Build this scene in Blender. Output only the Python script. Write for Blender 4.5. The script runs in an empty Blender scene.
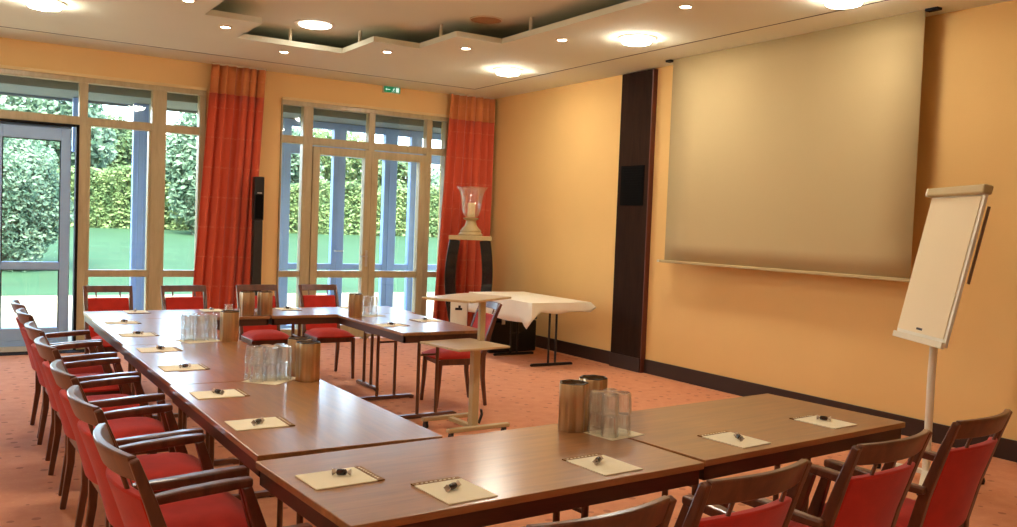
import bpy, bmesh, math, random
from mathutils import Vector, Matrix
random.seed(7)
PI=math.pi
S=bpy.context.scene
COL=S.collection
# ------------------------------------------------------------------ camera
YAW,PITCH,ROLL,FPX=0.5678,-0.0424,0.0380,888.86
fwd=Vector((math.sin(YAW)*math.cos(PITCH),math.cos(YAW)*math.cos(PITCH),math.sin(PITCH)))
rt=Vector((math.cos(YAW),-math.sin(YAW),0)); up=rt.cross(fwd)
r2=rt*math.cos(ROLL)+up*math.sin(ROLL); u2=-rt*math.sin(ROLL)+up*math.cos(ROLL)
cd=bpy.data.cameras.new('camera'); cam=bpy.data.objects.new('camera',cd); COL.objects.link(cam)
cd.sensor_fit='HORIZONTAL'; cd.sensor_width=36; cd.lens=FPX*36/1017; cd.clip_start=.05; cd.clip_end=500
m=Matrix((r2,u2,-fwd)).transposed().to_4x4(); m.translation=Vector((0,0,1.6)); cam.matrix_world=m
S.camera=cam
S.cycles.transparent_max_bounces=40
S.view_settings.view_transform='Standard'; S.view_settings.look='None'
S.view_settings.exposure=0.22; S.view_settings.gamma=1.0
try: S.view_settings.use_curve_mapping=False
except Exception: pass
RX,BY,H=6.71,11.13,3.42
# ------------------------------------------------------------------ materials
def lin(r,g,b):
    f=lambda c:((c/255+.055)/1.055)**2.4 if c/255>.04045 else c/255/12.92
    return (f(r),f(g),f(b),1)
class NT:
    def __init__(s,name):
        s.m=bpy.data.materials.new(name); s.m.use_nodes=True; s.t=s.m.node_tree; s.t.nodes.clear()
        s.out=s.n('ShaderNodeOutputMaterial')
    def n(s,t,**k):
        x=s.t.nodes.new(t)
        for a,b in k.items():
            if a in x.inputs.keys(): x.inputs[a].default_value=b
            else: setattr(x,a,b)
        return x
    def l(s,a,b): s.t.links.new(a,b)
def mat(name,col,rough=.5,spec=.5,metal=0,coat=0,noise=None,bump=None,sheen=0,emit=None,estr=0,trans=0,dark=.75):
    """noise=(scale vec, amount) colour variation; bump=(scale,strength)"""
    N=NT(name); p=N.n('ShaderNodeBsdfPrincipled')
    p.inputs['Base Color'].default_value=col; p.inputs['Roughness'].default_value=rough
    p.inputs['Specular IOR Level'].default_value=spec; p.inputs['Metallic'].default_value=metal
    p.inputs['Coat Weight'].default_value=coat; p.inputs['Sheen Weight'].default_value=sheen
    p.inputs['Transmission Weight'].default_value=trans
    if emit: p.inputs['Emission Color'].default_value=emit; p.inputs['Emission Strength'].default_value=estr
    tc=N.n('ShaderNodeTexCoord')
    sc,am=noise if noise else ((6,6,6),.05)
    mp=N.n('ShaderNodeMapping'); mp.inputs['Scale'].default_value=sc
    N.l(tc.outputs['Object'],mp.inputs['Vector'])
    nz=N.n('ShaderNodeTexNoise'); nz.inputs['Scale'].default_value=1; nz.inputs['Detail'].default_value=5
    N.l(mp.outputs['Vector'],nz.inputs['Vector'])
    mx=N.n('ShaderNodeMix',data_type='RGBA')
    mx.inputs[6].default_value=[c*(1-am) for c in col[:3]]+[1]; mx.inputs[7].default_value=[min(1,c*(1+am)) for c in col[:3]]+[1]
    rp=N.n('ShaderNodeMapRange'); rp.inputs['From Min'].default_value=.3; rp.inputs['From Max'].default_value=.7
    N.l(nz.outputs['Fac'],rp.inputs['Value']); N.l(rp.outputs['Result'],mx.inputs[0]); N.l(mx.outputs[2],p.inputs['Base Color'])
    if bump:
        b=N.n('ShaderNodeBump'); b.inputs['Strength'].default_value=bump[1]; b.inputs['Distance'].default_value=.01
        n2=N.n('ShaderNodeTexNoise'); n2.inputs['Scale'].default_value=bump[0]; n2.inputs['Detail'].default_value=3
        N.l(tc.outputs['Object'],n2.inputs['Vector']); N.l(n2.outputs['Fac'],b.inputs['Height']); N.l(b.outputs['Normal'],p.inputs['Normal'])
    N.l(p.outputs[0],N.out.inputs[0]); return N.m
def glassmat(name,tint=(.96,.98,.97,1),refl=.9,base=.0,cap=1.0,milk=0,rough=.03):
    N=NT(name); tr=N.n('ShaderNodeBsdfTransparent'); tr.inputs[0].default_value=tint
    gl=N.n('ShaderNodeBsdfGlossy'); gl.inputs['Roughness'].default_value=rough; gl.inputs[0].default_value=(1,1,1,1)
    fr=N.n('ShaderNodeFresnel'); fr.inputs[0].default_value=1.45
    mr=N.n('ShaderNodeMath',operation='MULTIPLY_ADD'); mr.inputs[1].default_value=refl; mr.inputs[2].default_value=base
    nz=N.n('ShaderNodeTexNoise'); nz.inputs['Scale'].default_value=3
    bp=N.n('ShaderNodeBump'); bp.inputs['Strength'].default_value=.02; N.l(nz.outputs['Fac'],bp.inputs['Height']); N.l(bp.outputs[0],gl.inputs['Normal'])
    N.l(fr.outputs[0],mr.inputs[0]); mx=N.n('ShaderNodeMixShader'); N.l(mr.outputs[0],mx.inputs[0]); N.l(tr.outputs[0],mx.inputs[1]); N.l(gl.outputs[0],mx.inputs[2])
    mn=N.n('ShaderNodeMath',operation='MINIMUM'); mn.inputs[1].default_value=cap; N.l(mr.outputs[0],mn.inputs[0]); N.l(mn.outputs[0],mx.inputs[0])
    if milk:
        df=N.n('ShaderNodeBsdfDiffuse'); df.inputs[0].default_value=(.9,.9,.86,1); m2=N.n('ShaderNodeMixShader'); m2.inputs[0].default_value=milk
        N.l(mx.outputs[0],m2.inputs[1]); N.l(df.outputs[0],m2.inputs[2]); N.l(m2.outputs[0],N.out.inputs[0]); return N.m
    N.l(mx.outputs[0],N.out.inputs[0]); return N.m
def emis(name,col,s):
    N=NT(name); e=N.n('ShaderNodeEmission'); e.inputs[0].default_value=col; e.inputs[1].default_value=s
    N.l(e.outputs[0],N.out.inputs[0]); return N.m
def woodmat(name,c1,c2,scale=(1.2,14,14),rough=.3,coat=.3,ring=(.5),spec=.5):
    N=NT(name); p=N.n('ShaderNodeBsdfPrincipled'); p.inputs['Roughness'].default_value=rough; p.inputs['Coat Weight'].default_value=coat
    p.inputs['Coat Roughness'].default_value=.2; p.inputs['Specular IOR Level'].default_value=spec
    tc=N.n('ShaderNodeTexCoord'); mp=N.n('ShaderNodeMapping'); mp.inputs['Scale'].default_value=scale
    N.l(tc.outputs['Object'],mp.inputs['Vector'])
    nz=N.n('ShaderNodeTexNoise'); nz.inputs['Scale'].default_value=2.2; nz.inputs['Detail'].default_value=8; nz.inputs['Roughness'].default_value=.65; nz.inputs['Distortion'].default_value=.6
    N.l(mp.outputs['Vector'],nz.inputs['Vector'])
    cr=N.n('ShaderNodeValToRGB'); e=cr.color_ramp.elements; e[0].position=.33; e[0].color=c1; e[1].position=.68; e[1].color=c2
    N.l(nz.outputs['Fac'],cr.inputs[0]); N.l(cr.outputs[0],p.inputs['Base Color'])
    rr=N.n('ShaderNodeMapRange'); rr.inputs['To Min'].default_value=rough*.85; rr.inputs['To Max'].default_value=rough*1.2; N.l(nz.outputs['Fac'],rr.inputs[0]); N.l(rr.outputs[0],p.inputs['Roughness'])
    N.l(p.outputs[0],N.out.inputs[0]); return N.m
def carpetmat():
    N=NT('salmon carpet'); p=N.n('ShaderNodeBsdfPrincipled'); p.inputs['Roughness'].default_value=.95; p.inputs['Specular IOR Level'].default_value=.15
    tc=N.n('ShaderNodeTexCoord')
    nz=N.n('ShaderNodeTexNoise'); nz.inputs['Scale'].default_value=9; nz.inputs['Detail'].default_value=6; N.l(tc.outputs['Object'],nz.inputs['Vector'])
    m1=N.n('ShaderNodeMix',data_type='RGBA'); m1.inputs[6].default_value=lin(206,132,94); m1.inputs[7].default_value=lin(230,164,124); N.l(nz.outputs['Fac'],m1.inputs[0])
    vo=N.n('ShaderNodeTexVoronoi'); vo.inputs['Scale'].default_value=7.5; vo.inputs['Randomness'].default_value=.35; N.l(tc.outputs['Object'],vo.inputs['Vector'])
    lt=N.n('ShaderNodeMath',operation='LESS_THAN'); lt.inputs[1].default_value=.17; N.l(vo.outputs['Distance'],lt.inputs[0])
    mu=N.n('ShaderNodeMath',operation='MULTIPLY'); mu.inputs[1].default_value=.42; N.l(lt.outputs[0],mu.inputs[0])
    m2=N.n('ShaderNodeMix',data_type='RGBA'); m2.inputs[7].default_value=lin(128,52,40); N.l(mu.outputs[0],m2.inputs[0]); N.l(m1.outputs[2],m2.inputs[6])
    vb=N.n('ShaderNodeTexVoronoi'); vb.inputs['Scale'].default_value=26; N.l(tc.outputs['Object'],vb.inputs['Vector'])
    lb=N.n('ShaderNodeMath',operation='LESS_THAN'); lb.inputs[1].default_value=.22; N.l(vb.outputs['Distance'],lb.inputs[0])
    mb=N.n('ShaderNodeMath',operation='MULTIPLY'); mb.inputs[1].default_value=.22; N.l(lb.outputs[0],mb.inputs[0])
    m3=N.n('ShaderNodeMix',data_type='RGBA'); m3.inputs[7].default_value=lin(235,180,120); N.l(mb.outputs[0],m3.inputs[0]); N.l(m2.outputs[2],m3.inputs[6])
    N.l(m3.outputs[2],p.inputs['Base Color'])
    n2=N.n('ShaderNodeTexNoise'); n2.inputs['Scale'].default_value=220; N.l(tc.outputs['Object'],n2.inputs['Vector'])
    b=N.n('ShaderNodeBump'); b.inputs['Strength'].default_value=.35; b.inputs['Distance'].default_value=.004; N.l(n2.outputs['Fac'],b.inputs['Height']); N.l(b.outputs[0],p.inputs['Normal'])
    N.l(p.outputs[0],N.out.inputs[0]); return N.m
def curtainmat(name,c):
    N=NT(name); p=N.n('ShaderNodeBsdfPrincipled'); p.inputs['Roughness'].default_value=.75; p.inputs['Sheen Weight'].default_value=.2
    p.inputs['Specular IOR Level'].default_value=.25
    tc=N.n('ShaderNodeTexCoord'); sx=N.n('ShaderNodeSeparateXYZ'); N.l(tc.outputs['Object'],sx.inputs[0])
    # dotted horizontal stitch rows
    a=N.n('ShaderNodeMath',operation='MULTIPLY'); a.inputs[1].default_value=1/.36; N.l(sx.outputs['Z'],a.inputs[0])
    f=N.n('ShaderNodeMath',operation='FRACT'); N.l(a.outputs[0],f.inputs[0])
    l=N.n('ShaderNodeMath',operation='LESS_THAN'); l.inputs[1].default_value=.05; N.l(f.outputs[0],l.inputs[0])
    wv=N.n('ShaderNodeTexNoise'); wv.inputs['Scale'].default_value=45; N.l(tc.outputs['Object'],wv.inputs['Vector'])
    g=N.n('ShaderNodeMath',operation='GREATER_THAN'); g.inputs[1].default_value=.5; N.l(wv.outputs['Fac'],g.inputs[0])
    q=N.n('ShaderNodeMath',operation='MULTIPLY'); N.l(l.outputs[0],q.inputs[0]); N.l(g.outputs[0],q.inputs[1])
    q2=N.n('ShaderNodeMath',operation='MULTIPLY'); q2.inputs[1].default_value=.35; N.l(q.outputs[0],q2.inputs[0])
    mx=N.n('ShaderNodeMix',data_type='RGBA'); mx.inputs[6].default_value=c; mx.inputs[7].default_value=lin(230,150,110); N.l(q2.outputs[0],mx.inputs[0]); N.l(mx.outputs[2],p.inputs['Base Color'])
    N.l(p.outputs[0],N.out.inputs[0]); return N.m
def leafmat(name,c1,c2):
    N=NT(name); p=N.n('ShaderNodeBsdfPrincipled'); p.inputs['Roughness'].default_value=.6; p.inputs['Specular IOR Level'].default_value=.3
    tc=N.n('ShaderNodeTexCoord'); nz=N.n('ShaderNodeTexNoise'); nz.inputs['Scale'].default_value=2.5; nz.inputs['Detail'].default_value=6; N.l(tc.outputs['Object'],nz.inputs['Vector'])
    cr=N.n('ShaderNodeValToRGB'); e=cr.color_ramp.elements; e[0].position=.35; e[0].color=c1; e[1].position=.65; e[1].color=c2
    N.l(nz.outputs['Fac'],cr.inputs[0]); N.l(cr.outputs[0],p.inputs['Base Color'])
    tl=N.n('ShaderNodeBsdfTranslucent'); N.l(cr.outputs[0],tl.inputs[0]); mx=N.n('ShaderNodeMixShader'); mx.inputs[0].default_value=.35
    N.l(p.outputs[0],mx.inputs[1]); N.l(tl.outputs[0],mx.inputs[2]); N.l(mx.outputs[0],N.out.inputs[0]); return N.m
M=dict(
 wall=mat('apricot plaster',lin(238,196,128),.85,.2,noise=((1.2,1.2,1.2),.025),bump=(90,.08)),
 wallb=mat('apricot plaster window side',lin(244,204,142),.85,.2,noise=((1.2,1.2,1.2),.025),bump=(90,.08)),  # same plaster as wall, colour raised to stand in for missing light
 bouncewall=mat('pale bounce plaster',lin(240,228,200),.9,.2),  # unseen walls, made pale to bounce light up to the ceiling
 flip=mat('flip chart paper',lin(240,222,186),.85,.1,noise=((1,1,1),.01)),
 ceil=mat('white ceiling paint',lin(234,236,216),.9,.2,noise=((1,1,1),.02)),
 carpet=carpetmat(),
 base=mat('dark brown skirting',lin(48,30,22),.35,.5),
 table=woodmat('walnut laminate',lin(148,98,56),lin(180,124,74),rough=.3,coat=.8),
 tedge=woodmat('dark table edge',lin(66,36,24),lin(88,50,32),rough=.35,coat=.2),
 chairw=woodmat('dark mahogany stain',lin(82,42,26),lin(116,64,40),scale=(8,8,2),rough=.3,coat=.35),
 chairw2=woodmat('brown beech stain',lin(92,52,30),lin(124,74,44),scale=(8,8,2),rough=.35,coat=.3),
 red=mat('red velvet upholstery',lin(196,48,34),.8,.2,noise=((14,14,14),.10),bump=(260,.12),sheen=.15),
 tube=mat('bronze lacquered tube',lin(118,88,70),.3,.6,metal=.6),
 blacktube=mat('black steel',lin(28,20,18),.4,.5),
 steel=mat('brushed steel',lin(196,166,130),.28,.5,metal=.9,noise=((60,60,1),.12)),
 paper=mat('cream paper',lin(252,240,208),.8,.2,noise=((5,5,5),.03)),
 cloth=mat('white table linen',lin(244,232,206),.85,.2,noise=((4,4,4),.02),bump=(120,.1)),
 header=mat('brown printed strip',lin(140,98,48),.6,.3),
 candy=mat('dark foil wrapper',lin(52,30,24),.25,.6,noise=((90,90,90),.5)),
 foil=mat('pale foil',lin(210,190,170),.3,.5),
 beige=woodmat('pale beech laminate',lin(196,168,122),lin(214,188,144),rough=.4,coat=.1),
 beigem=mat('beige painted steel',lin(196,172,126),.4,.5),
 black=mat('black plastic',lin(18,17,18),.4,.5),
 blackgloss=mat('black lacquer',lin(16,15,17),.18,.6,coat=.5),
 panel=woodmat('wenge panel',lin(42,27,20),lin(54,36,27),scale=(10,10,1),rough=.8,coat=.0,spec=.08),
 grille=mat('black speaker cloth',lin(14,12,12),.9,.1),
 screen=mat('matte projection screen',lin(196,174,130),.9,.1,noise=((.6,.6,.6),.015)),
 white=mat('white painted metal',lin(236,228,208),.4,.5),
 frame=woodmat('light oak window frame',lin(176,158,120),lin(198,180,140),scale=(6,6,1),rough=.4,coat=.15),
 blue=mat('blue grey aluminium',lin(138,168,218),.45,.5),
 bluedoor=mat('pale blue painted door leaf',lin(168,206,255),.45,.5),  # lighter copy of blue; brightness of the leaf is put into the colour
 ledge=mat('pale ledge paint',lin(240,212,156),.6,.3),  # light caught on the frame top, painted in as a paler colour
 gasket=mat('black gasket',lin(20,18,20),.7,.2),
 glass=glassmat('window glass',refl=.7),
 tumbler=glassmat('tumbler glass',tint=(.985,.99,.985,1),refl=1.3,base=.08,cap=.6,milk=.05,rough=.14),
 hurricane=glassmat('hurricane glass',tint=(.985,.985,.98,1),refl=1.0,base=.03,cap=.28,milk=.035),
 curtain=curtainmat('vermilion curtain cloth',lin(214,90,60)),
 curtop=curtainmat('rust curtain band',lin(214,134,80)),
 wax=mat('ivory wax',lin(245,222,170),.5,.4),
 goldcer=mat('antique cream ceramic',lin(190,168,120),.5,.5),
 lamp=emis('lit lamp diffuser',(1,.93,.78,1),105),
 lamp3=emis('lit lamp diffuser, dimmed',(1,.93,.78,1),58),
 lamp2=emis('lit lamp diffuser, soft',(1,.93,.78,1),14),
 spot=emis('lit downlight lens',(1,.88,.68,1),40),
 trimw=mat('lamp trim ring',lin(226,214,186),.4,.4),
 exitg=emis('green exit sign face',lin(40,150,90),.55),
 exitw=emis('white exit pictogram',lin(230,255,235),.9),
 silver=mat('silver trim',lin(200,200,200),.3,.5,metal=.9),
 terrace=mat('pale terrace paving',lin(128,124,96),.9,.2),
 lawn=mat('lawn grass',lin(38,64,42),.95,.1,noise=((.6,.6,.6),.12)),
 leafd=leafmat('deep green leaves',lin(36,60,38),lin(92,118,74)),
 leafm=leafmat('mid green leaves',lin(50,80,60),lin(108,134,108)),
 leafy=leafmat('yellow green leaves',lin(58,86,50),lin(116,140,88)),
 bark=mat('grey bark',lin(130,120,105),.9,.1),
 canopy=mat('grey canopy boards',lin(118,124,122),.7,.2),
 sill=mat('white stone sill',lin(225,228,222),.5,.4),
)
# ------------------------------------------------------------------ helpers
class B:
    def __init__(s): s.v=[]; s.f=[]
    def add(s,vs,fs,mx=None):
        o=len(s.v); s.v+=[tuple(mx@Vector(v)) if mx is not None else tuple(v) for v in vs]; s.f+=[tuple(i+o for i in f) for f in fs]; return s
    def box(s,x0,x1,y0,y1,z0,z1,mx=None):
        vs=[(x,y,z) for z in(z0,z1) for y in(y0,y1) for x in(x0,x1)]
        return s.add(vs,[(0,2,3,1),(4,5,7,6),(0,1,5,4),(2,6,7,3),(0,4,6,2),(1,3,7,5)],mx)
    def sweep(s,path,secs,upv=(0,0,1)):
        """path: points, secs: (w,h) per point or one; rectangular section"""
        P=[Vector(p) for p in path]; n=len(P); vs=[];fs=[]
        if not isinstance(secs,list): secs=[secs]*n
        U=Vector(upv)
        for i in range(n):
            t=(P[min(i+1,n-1)]-P[max(i-1,0)]).normalized(); a=t.cross(U).normalized(); b=a.cross(t).normalized()
            w,h=secs[i]
            for sx,sy in((-1,-1),(1,-1),(1,1),(-1,1)): vs.append(P[i]+a*sx*w/2+b*sy*h/2)
        for i in range(n-1):
            for k in range(4):
                a=i*4+k;b=i*4+(k+1)%4; fs.append((a,b,b+4,a+4))
        fs.append((3,2,1,0)); e=(n-1)*4; fs.append((e,e+1,e+2,e+3)); return s.add(vs,fs)
    def tube(s,path,r,n=10):
        P=[Vector(p) for p in path]; vs=[];fs=[]
        for i,p in enumerate(P):
            t=(P[min(i+1,len(P)-1)]-P[max(i-1,0)]).normalized(); a=t.orthogonal().normalized() if i==0 else (a-t*a.dot(t)).normalized(); b=t.cross(a)
            rr=r[i] if isinstance(r,(list,tuple)) else r
            for k in range(n): q=2*PI*k/n; vs.append(p+a*math.cos(q)*rr+b*math.sin(q)*rr)
        for i in range(len(P)-1):
            for k in range(n): fs.append((i*n+k,i*n+(k+1)%n,(i+1)*n+(k+1)%n,(i+1)*n+k))
        fs.append(tuple(range(n))[::-1]); fs.append(tuple((len(P)-1)*n+k for k in range(n))); return s.add(vs,fs)
    def lathe(s,prof,n=20,c=(0,0,0),flute=0,nf=8,close=True):
        vs=[];fs=[]
        for r,z in prof:
            for k in range(n):
                q=2*PI*k/n; rr=r*(1+flute*math.cos(nf*q)) if flute else r
                vs.append((c[0]+rr*math.cos(q),c[1]+rr*math.sin(q),c[2]+z))
        for i in range(len(prof)-1):
            for k in range(n): fs.append((i*n+k,i*n+(k+1)%n,(i+1)*n+(k+1)%n,(i+1)*n+k))
        if close:
            fs.append(tuple(range(n))[::-1]); fs.append(tuple((len(prof)-1)*n+k for k in range(n)))
        return s.add(vs,fs)
    def quad(s,a,b,c,d): return s.add([a,b,c,d],[(0,1,2,3)])
def obj(name,b,m,parent=None,bevel=0,smooth=False,loc=None,solid=0,sub=0):
    me=bpy.data.meshes.new(name); me.from_pydata(b.v,[],b.f); me.update()
    bm=bmesh.new(); bm.from_mesh(me); bmesh.ops.recalc_face_normals(bm,faces=bm.faces); bm.to_mesh(me); bm.free()
    o=bpy.data.objects.new(name,me); COL.objects.link(o)
    me.materials.append(M[m] if isinstance(m,str) else m)
    if smooth:
        me.shade_smooth()
        try: me.set_sharp_from_angle(angle=math.radians(smooth if smooth is not True else 40))
        except Exception: pass
    if solid:
        md=o.modifiers.new('solid','SOLIDIFY'); md.thickness=solid; md.offset=0
    if bevel:
        md=o.modifiers.new('bevel','BEVEL'); md.width=bevel; md.segments=2; md.limit_method='ANGLE'; md.angle_limit=math.radians(40)
    if sub:
        md=o.modifiers.new('sub','SUBSURF'); md.levels=sub; md.render_levels=sub
    if parent: o.parent=parent
    if loc: o.location=loc
    return o
def thing(name,label,cat,loc=(0,0,0),rz=0,group=None):
    o=bpy.data.objects.new(name,None); COL.objects.link(o); o.empty_display_size=.1
    o.location=loc; o.rotation_euler=(0,0,rz); return tag(o,label,cat,group)
def tag(o,label,cat,group=None):
    o['label']=label; o['category']=cat
    if group: o['group']=group
    return o
def struct(o,label=None):
    o['kind']='structure'
    if label: o['label']=label
    return o
def dup(root,loc,rz,label,group=None):
    kids={}
    for o in list(COL.objects):
        if o.parent: kids.setdefault(o.parent.name,[]).append(o)
    def cp(o,par):
        c=o.copy(); COL.objects.link(c)
        if par: c.parent=par
        for k in kids.get(o.name,[]): cp(k,c)
        return c
    r=cp(root,None); r.location=loc; r.rotation_euler=(0,0,rz); r['label']=label
    if group: r['group']=group
    return r
# ------------------------------------------------------------------ room shell
X0,Y0=-3.0,-2.6
struct(obj('floor',B().box(X0,RX,Y0,BY+.25,-.12,0),'carpet'),'salmon orange patterned carpet floor')
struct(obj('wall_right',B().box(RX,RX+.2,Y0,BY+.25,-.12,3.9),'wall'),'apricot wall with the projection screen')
struct(obj('wall_left',B().box(X0-.2,X0,Y0,BY+.25,-.12,3.9),'bouncewall'))
struct(obj('wall_front',B().box(X0-.2,RX+.2,Y0-.2,Y0,-.12,3.9),'bouncewall'))
W1a,W1b,W2a,W2b,WZ=-1.9,2.67,3.60,6.03,3.11
bw=B(); bw.box(X0,W1a,BY,BY+.25,0,3.9).box(W1b,W2a,BY,BY+.25,0,3.9).box(W2b,RX,BY,BY+.25,0,3.9)
bw.box(W1a,W1b,BY,BY+.25,WZ,3.9).box(W2a,W2b,BY,BY+.25,WZ,3.9)
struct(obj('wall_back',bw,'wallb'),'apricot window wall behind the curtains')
# ceiling: lower slab with stepped opening, upper ceiling above
hole=[(1.5,1.0),(4.72,1.0),(4.72,7.68),(4.2,7.68),(4.2,8.48),(3.68,8.48),(3.68,9.32),(2.53,9.32),(2.53,8.45),(2.0,8.45),(2.0,7.68),(1.5,7.68)]
HC=3.60
cb=B(); T=H+.055
def slab(x0,x1,y0,y1): cb.box(x0,x1,y0,y1,H,T)
slab(X0,1.5,Y0,BY); slab(4.72,RX,Y0,BY); slab(1.5,4.72,Y0,1.0)
slab(1.5,2.0,7.68,BY); slab(2.0,2.53,8.45,BY); slab(2.53,3.68,9.32,BY); slab(3.68,4.2,8.48,BY); slab(4.2,4.72,7.68,BY)
struct(obj('ceiling',cb,'ceil'),'cream ceiling with a stepped edge around the raised middle')
struct(obj('ceiling_upper',B().box(X0,RX,Y0,BY,HC,HC+.1),'ceil'),'raised middle ceiling')
struct(obj('roof_deck',B().box(X0-.2,RX+.2,Y0-.2,BY+.25,3.9,4.0),'ceil'))
struct(obj('trim_1',B().box(X0,6.035,10.462,10.47,H-.003,H+.001).box(6.027,6.035,Y0,10.47,H-.003,H+.001),'gasket'),'thin dark shadow groove around the ceiling')
for x,y in ((3.1,9.345),(3.705,8.9),(4.225,8.05),(4.745,7.2),(4.745,5.5)):
    struct(obj('trim_2',B().tube([(x,y,T),(x,y,HC)],.018,8),'trimw'))
bb=.157
struct(obj('baseboard_right',B().box(RX-.02,RX,Y0,7.585,0,bb).box(RX-.02,RX,8.125,BY,0,bb),'base',bevel=.004),'dark brown baseboard below the right wall')
struct(obj('baseboard_back',B().box(W1b,W2a,BY-.02,BY,0,bb).box(W2b,RX-.02,BY-.02,BY,0,bb),'base',bevel=.004))
# ------------------------------------------------------------------ windows
FY0,FY1=BY-.03,BY+.09
def win(name,x0,x1,posts,z0,label):
    w=thing(name,label,'window'); del w['category']; struct(w)
    f=B(); f.box(x0,x1,FY0,FY1,3.03,WZ-.002)                      # head
    f.box(x0,x1,FY0+.01,FY1,2.55,2.645)                      # transom bar
    f.box(x1-.075,x1,FY0,FY1,.0,3.03)
    for a,b in posts: f.box(a,b,FY0+.005,FY1,0,3.03)
    obj('frame',f,'frame',w,bevel=.006)
    obj('head_ledge',B().box(x0,x1,FY0-.025,FY0,3.085,WZ+.01),'ledge',w,bevel=.004)
    return w
def pane(w,x0,x1,z0,z1,y=BY+.05):
    obj('pane',B().box(x0,x1,y,y+.006,z0,z1),'glass',w)
w1=win('window_1',W1a,W1b,[(W1a,W1a+.08),(-.36,-.26),(1.285,1.375),(2.06,2.22)],0,'left oak window bay with upper lights')
f=B().box(1.375,2.06,FY0+.01,FY1,.835,.915).box(2.22,2.6,FY0+.01,FY1,.835,.915)
f.box(1.375,2.06,FY0+.01,FY1,.0,.16).box(2.22,2.6,FY0+.01,FY1,.0,.16).box(1.375,1.41,FY0+.015,FY1,.16,2.55).box(2.03,2.06,FY0+.015,FY1,.16,2.55)
obj('rail',f,'frame',w1,bevel=.005)
obj('gasket',B().box(1.262,1.29,FY0-.004,FY1+.02,0,2.545).box(.4,1.29,FY0-.004,FY1,2.53,2.549),'gasket',w1)
for a,b in((-.26,1.285),(1.375,2.06),(2.22,2.6)): pane(w1,a,b,2.645,3.03)
for a,b in((1.40,2.04),(2.22,2.6)): pane(w1,a,b,.915,2.55); pane(w1,a,b,.16,.835)
w2=win('window_2',W2a,W2b,[(W2a,W2a+.02),(3.89,4.02),(4.795,4.885),(5.66,5.745)],0,'right oak window bay around the garden doors')
f=B().box(3.62,3.89,FY0+.01,FY1,.835,.915).box(5.745,5.96,FY0+.01,FY1,.835,.915).box(3.62,3.89,FY0+.01,FY1,0,.16).box(5.745,5.96,FY0+.01,FY1,0,.16)
obj('rail',f,'frame',w2,bevel=.005)
for a,b in((3.62,3.89),(4.02,4.795),(4.885,5.66),(5.745,5.96)): pane(w2,a,b,2.645,3.03)
for a,b in((3.62,3.89),(5.745,5.96)): pane(w2,a,b,.915,2.55); pane(w2,a,b,.16,.835)
def oakdoor(name,x0,x1,hs,label):
    d=thing(name,label,'door'); del d['category']; struct(d)
    y0,y1=FY0-.012,FY1-.02; s=.095
    f=B().box(x0,x0+s,y0,y1,.03,2.53).box(x1-s,x1,y0,y1,.03,2.53).box(x0+s,x1-s,y0,y1,2.43,2.53).box(x0+s,x1-s,y0,y1,.03,.2).box(x0+s,x1-s,y0,y1,.83,.92)
    obj('door_frame',f,'frame',d,bevel=.006)
    for a,b in((.2,.83),(.92,2.43)): obj('pane',B().box(x0+s,x1-s,BY+.02,BY+.026,a,b),'glass',d)
    if hs:
        hx=hs; h=B().box(hx-.015,hx+.015,y0-.01,y0,.98,1.2).tube([(hx,y0-.01,1.12),(hx,y0-.05,1.12),(hx-.1,y0-.05,1.12)],.008,8)
        obj('handle',h,'silver',d)
    return d
oakdoor('door_2',4.025,4.84,4.80,'left leaf of the oak garden door')
oakdoor('door_3',4.842,5.655,None,'right leaf of the oak garden door')
def bluedoor(name,x0,x1,label):
    d=thing(name,label,'door'); del d['category']; struct(d); y0,y1=BY+.03,BY+.10; s=.105
    f=B().box(x0,x0+s,y0,y1,.06,2.5).box(x1-s,x1,y0,y1,.06,2.5).box(x0+s,x1-s,y0,y1,2.36,2.5).box(x0+s,x1-s,y0,y1,.12,.26).box(x0+s,x1-s,y0,y1,.91,1.0).box(x0+s,x1-s,y0,y1,.06,.12)
    f.box(x0-.01,x1+.01,y1-.02,y1+.0,2.5,2.53)
    obj('door_frame',f,'bluedoor',d,bevel=.008)
    for a,b in((.26,.91),(1.0,2.36)): obj('pane',B().box(x0+s,x1-s,y0+.03,y0+.036,a,b),'glass',d)
    g=B()
    for a,b in((.26,.91),(1.0,2.36)):
        g.box(x0+s,x0+s+.008,y0-.003,y0+.02,a,b).box(x1-s-.008,x1-s,y0-.003,y0+.02,a,b).box(x0+s,x1-s,y0-.003,y0+.02,b-.008,b)
    obj('gasket',g,'gasket',[o for o in COL.objects if o.parent==d and o.name.startswith('door_frame')][0])
bluedoor('door_1',.435,1.215,'blue grey glazed garden door leaf at the left edge')
bluedoor('door_4',-.255,.425,'blue grey glazed door leaf further left')
struct(obj('trim_3',B().box(W1a,1.28,BY-.0,BY+.25,0,.055),'sill'),'white threshold under the blue door')
struct(obj('trim_4',B().box(W1a,2.62,BY-.24,BY-.03,.0,.008),'gasket'),'dark floor grille before the window')
# outer glazed porch screen
s=thing('window_3','blue grey glazed porch screen outside the oak doors','window'); del s['category']; struct(s)
YS=12.0
for a,b in((3.86,4.04),(4.66,4.84),(5.45,5.65),(5.87,6.05),(6.7,6.85)):
    obj('post',B().box(a,b,YS,YS+.1,-.02,2.955).box(a+.07,a+.085,YS-.012,YS,-.02,2.955),'blue',s,bevel=.006)
rl=B().box(4.04,6.7,YS+.01,YS+.09,2.49,2.66).box(4.04,6.7,YS+.01,YS+.09,2.86,2.955).box(4.04,6.7,YS+.01,YS+.09,.88,.965).box(4.04,6.7,YS+.01,YS+.09,-.02,.1)
obj('rail',rl,'blue',s,bevel=.005)
obj('handle',B().tube([(4.70,YS-.02,1.15),(4.70,YS-.06,1.15),(4.82,YS-.06,1.15)],.01,8),'silver',s)
s=thing('window_4','blue grey post outside the left window','post'); del s['category']; struct(s)
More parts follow.
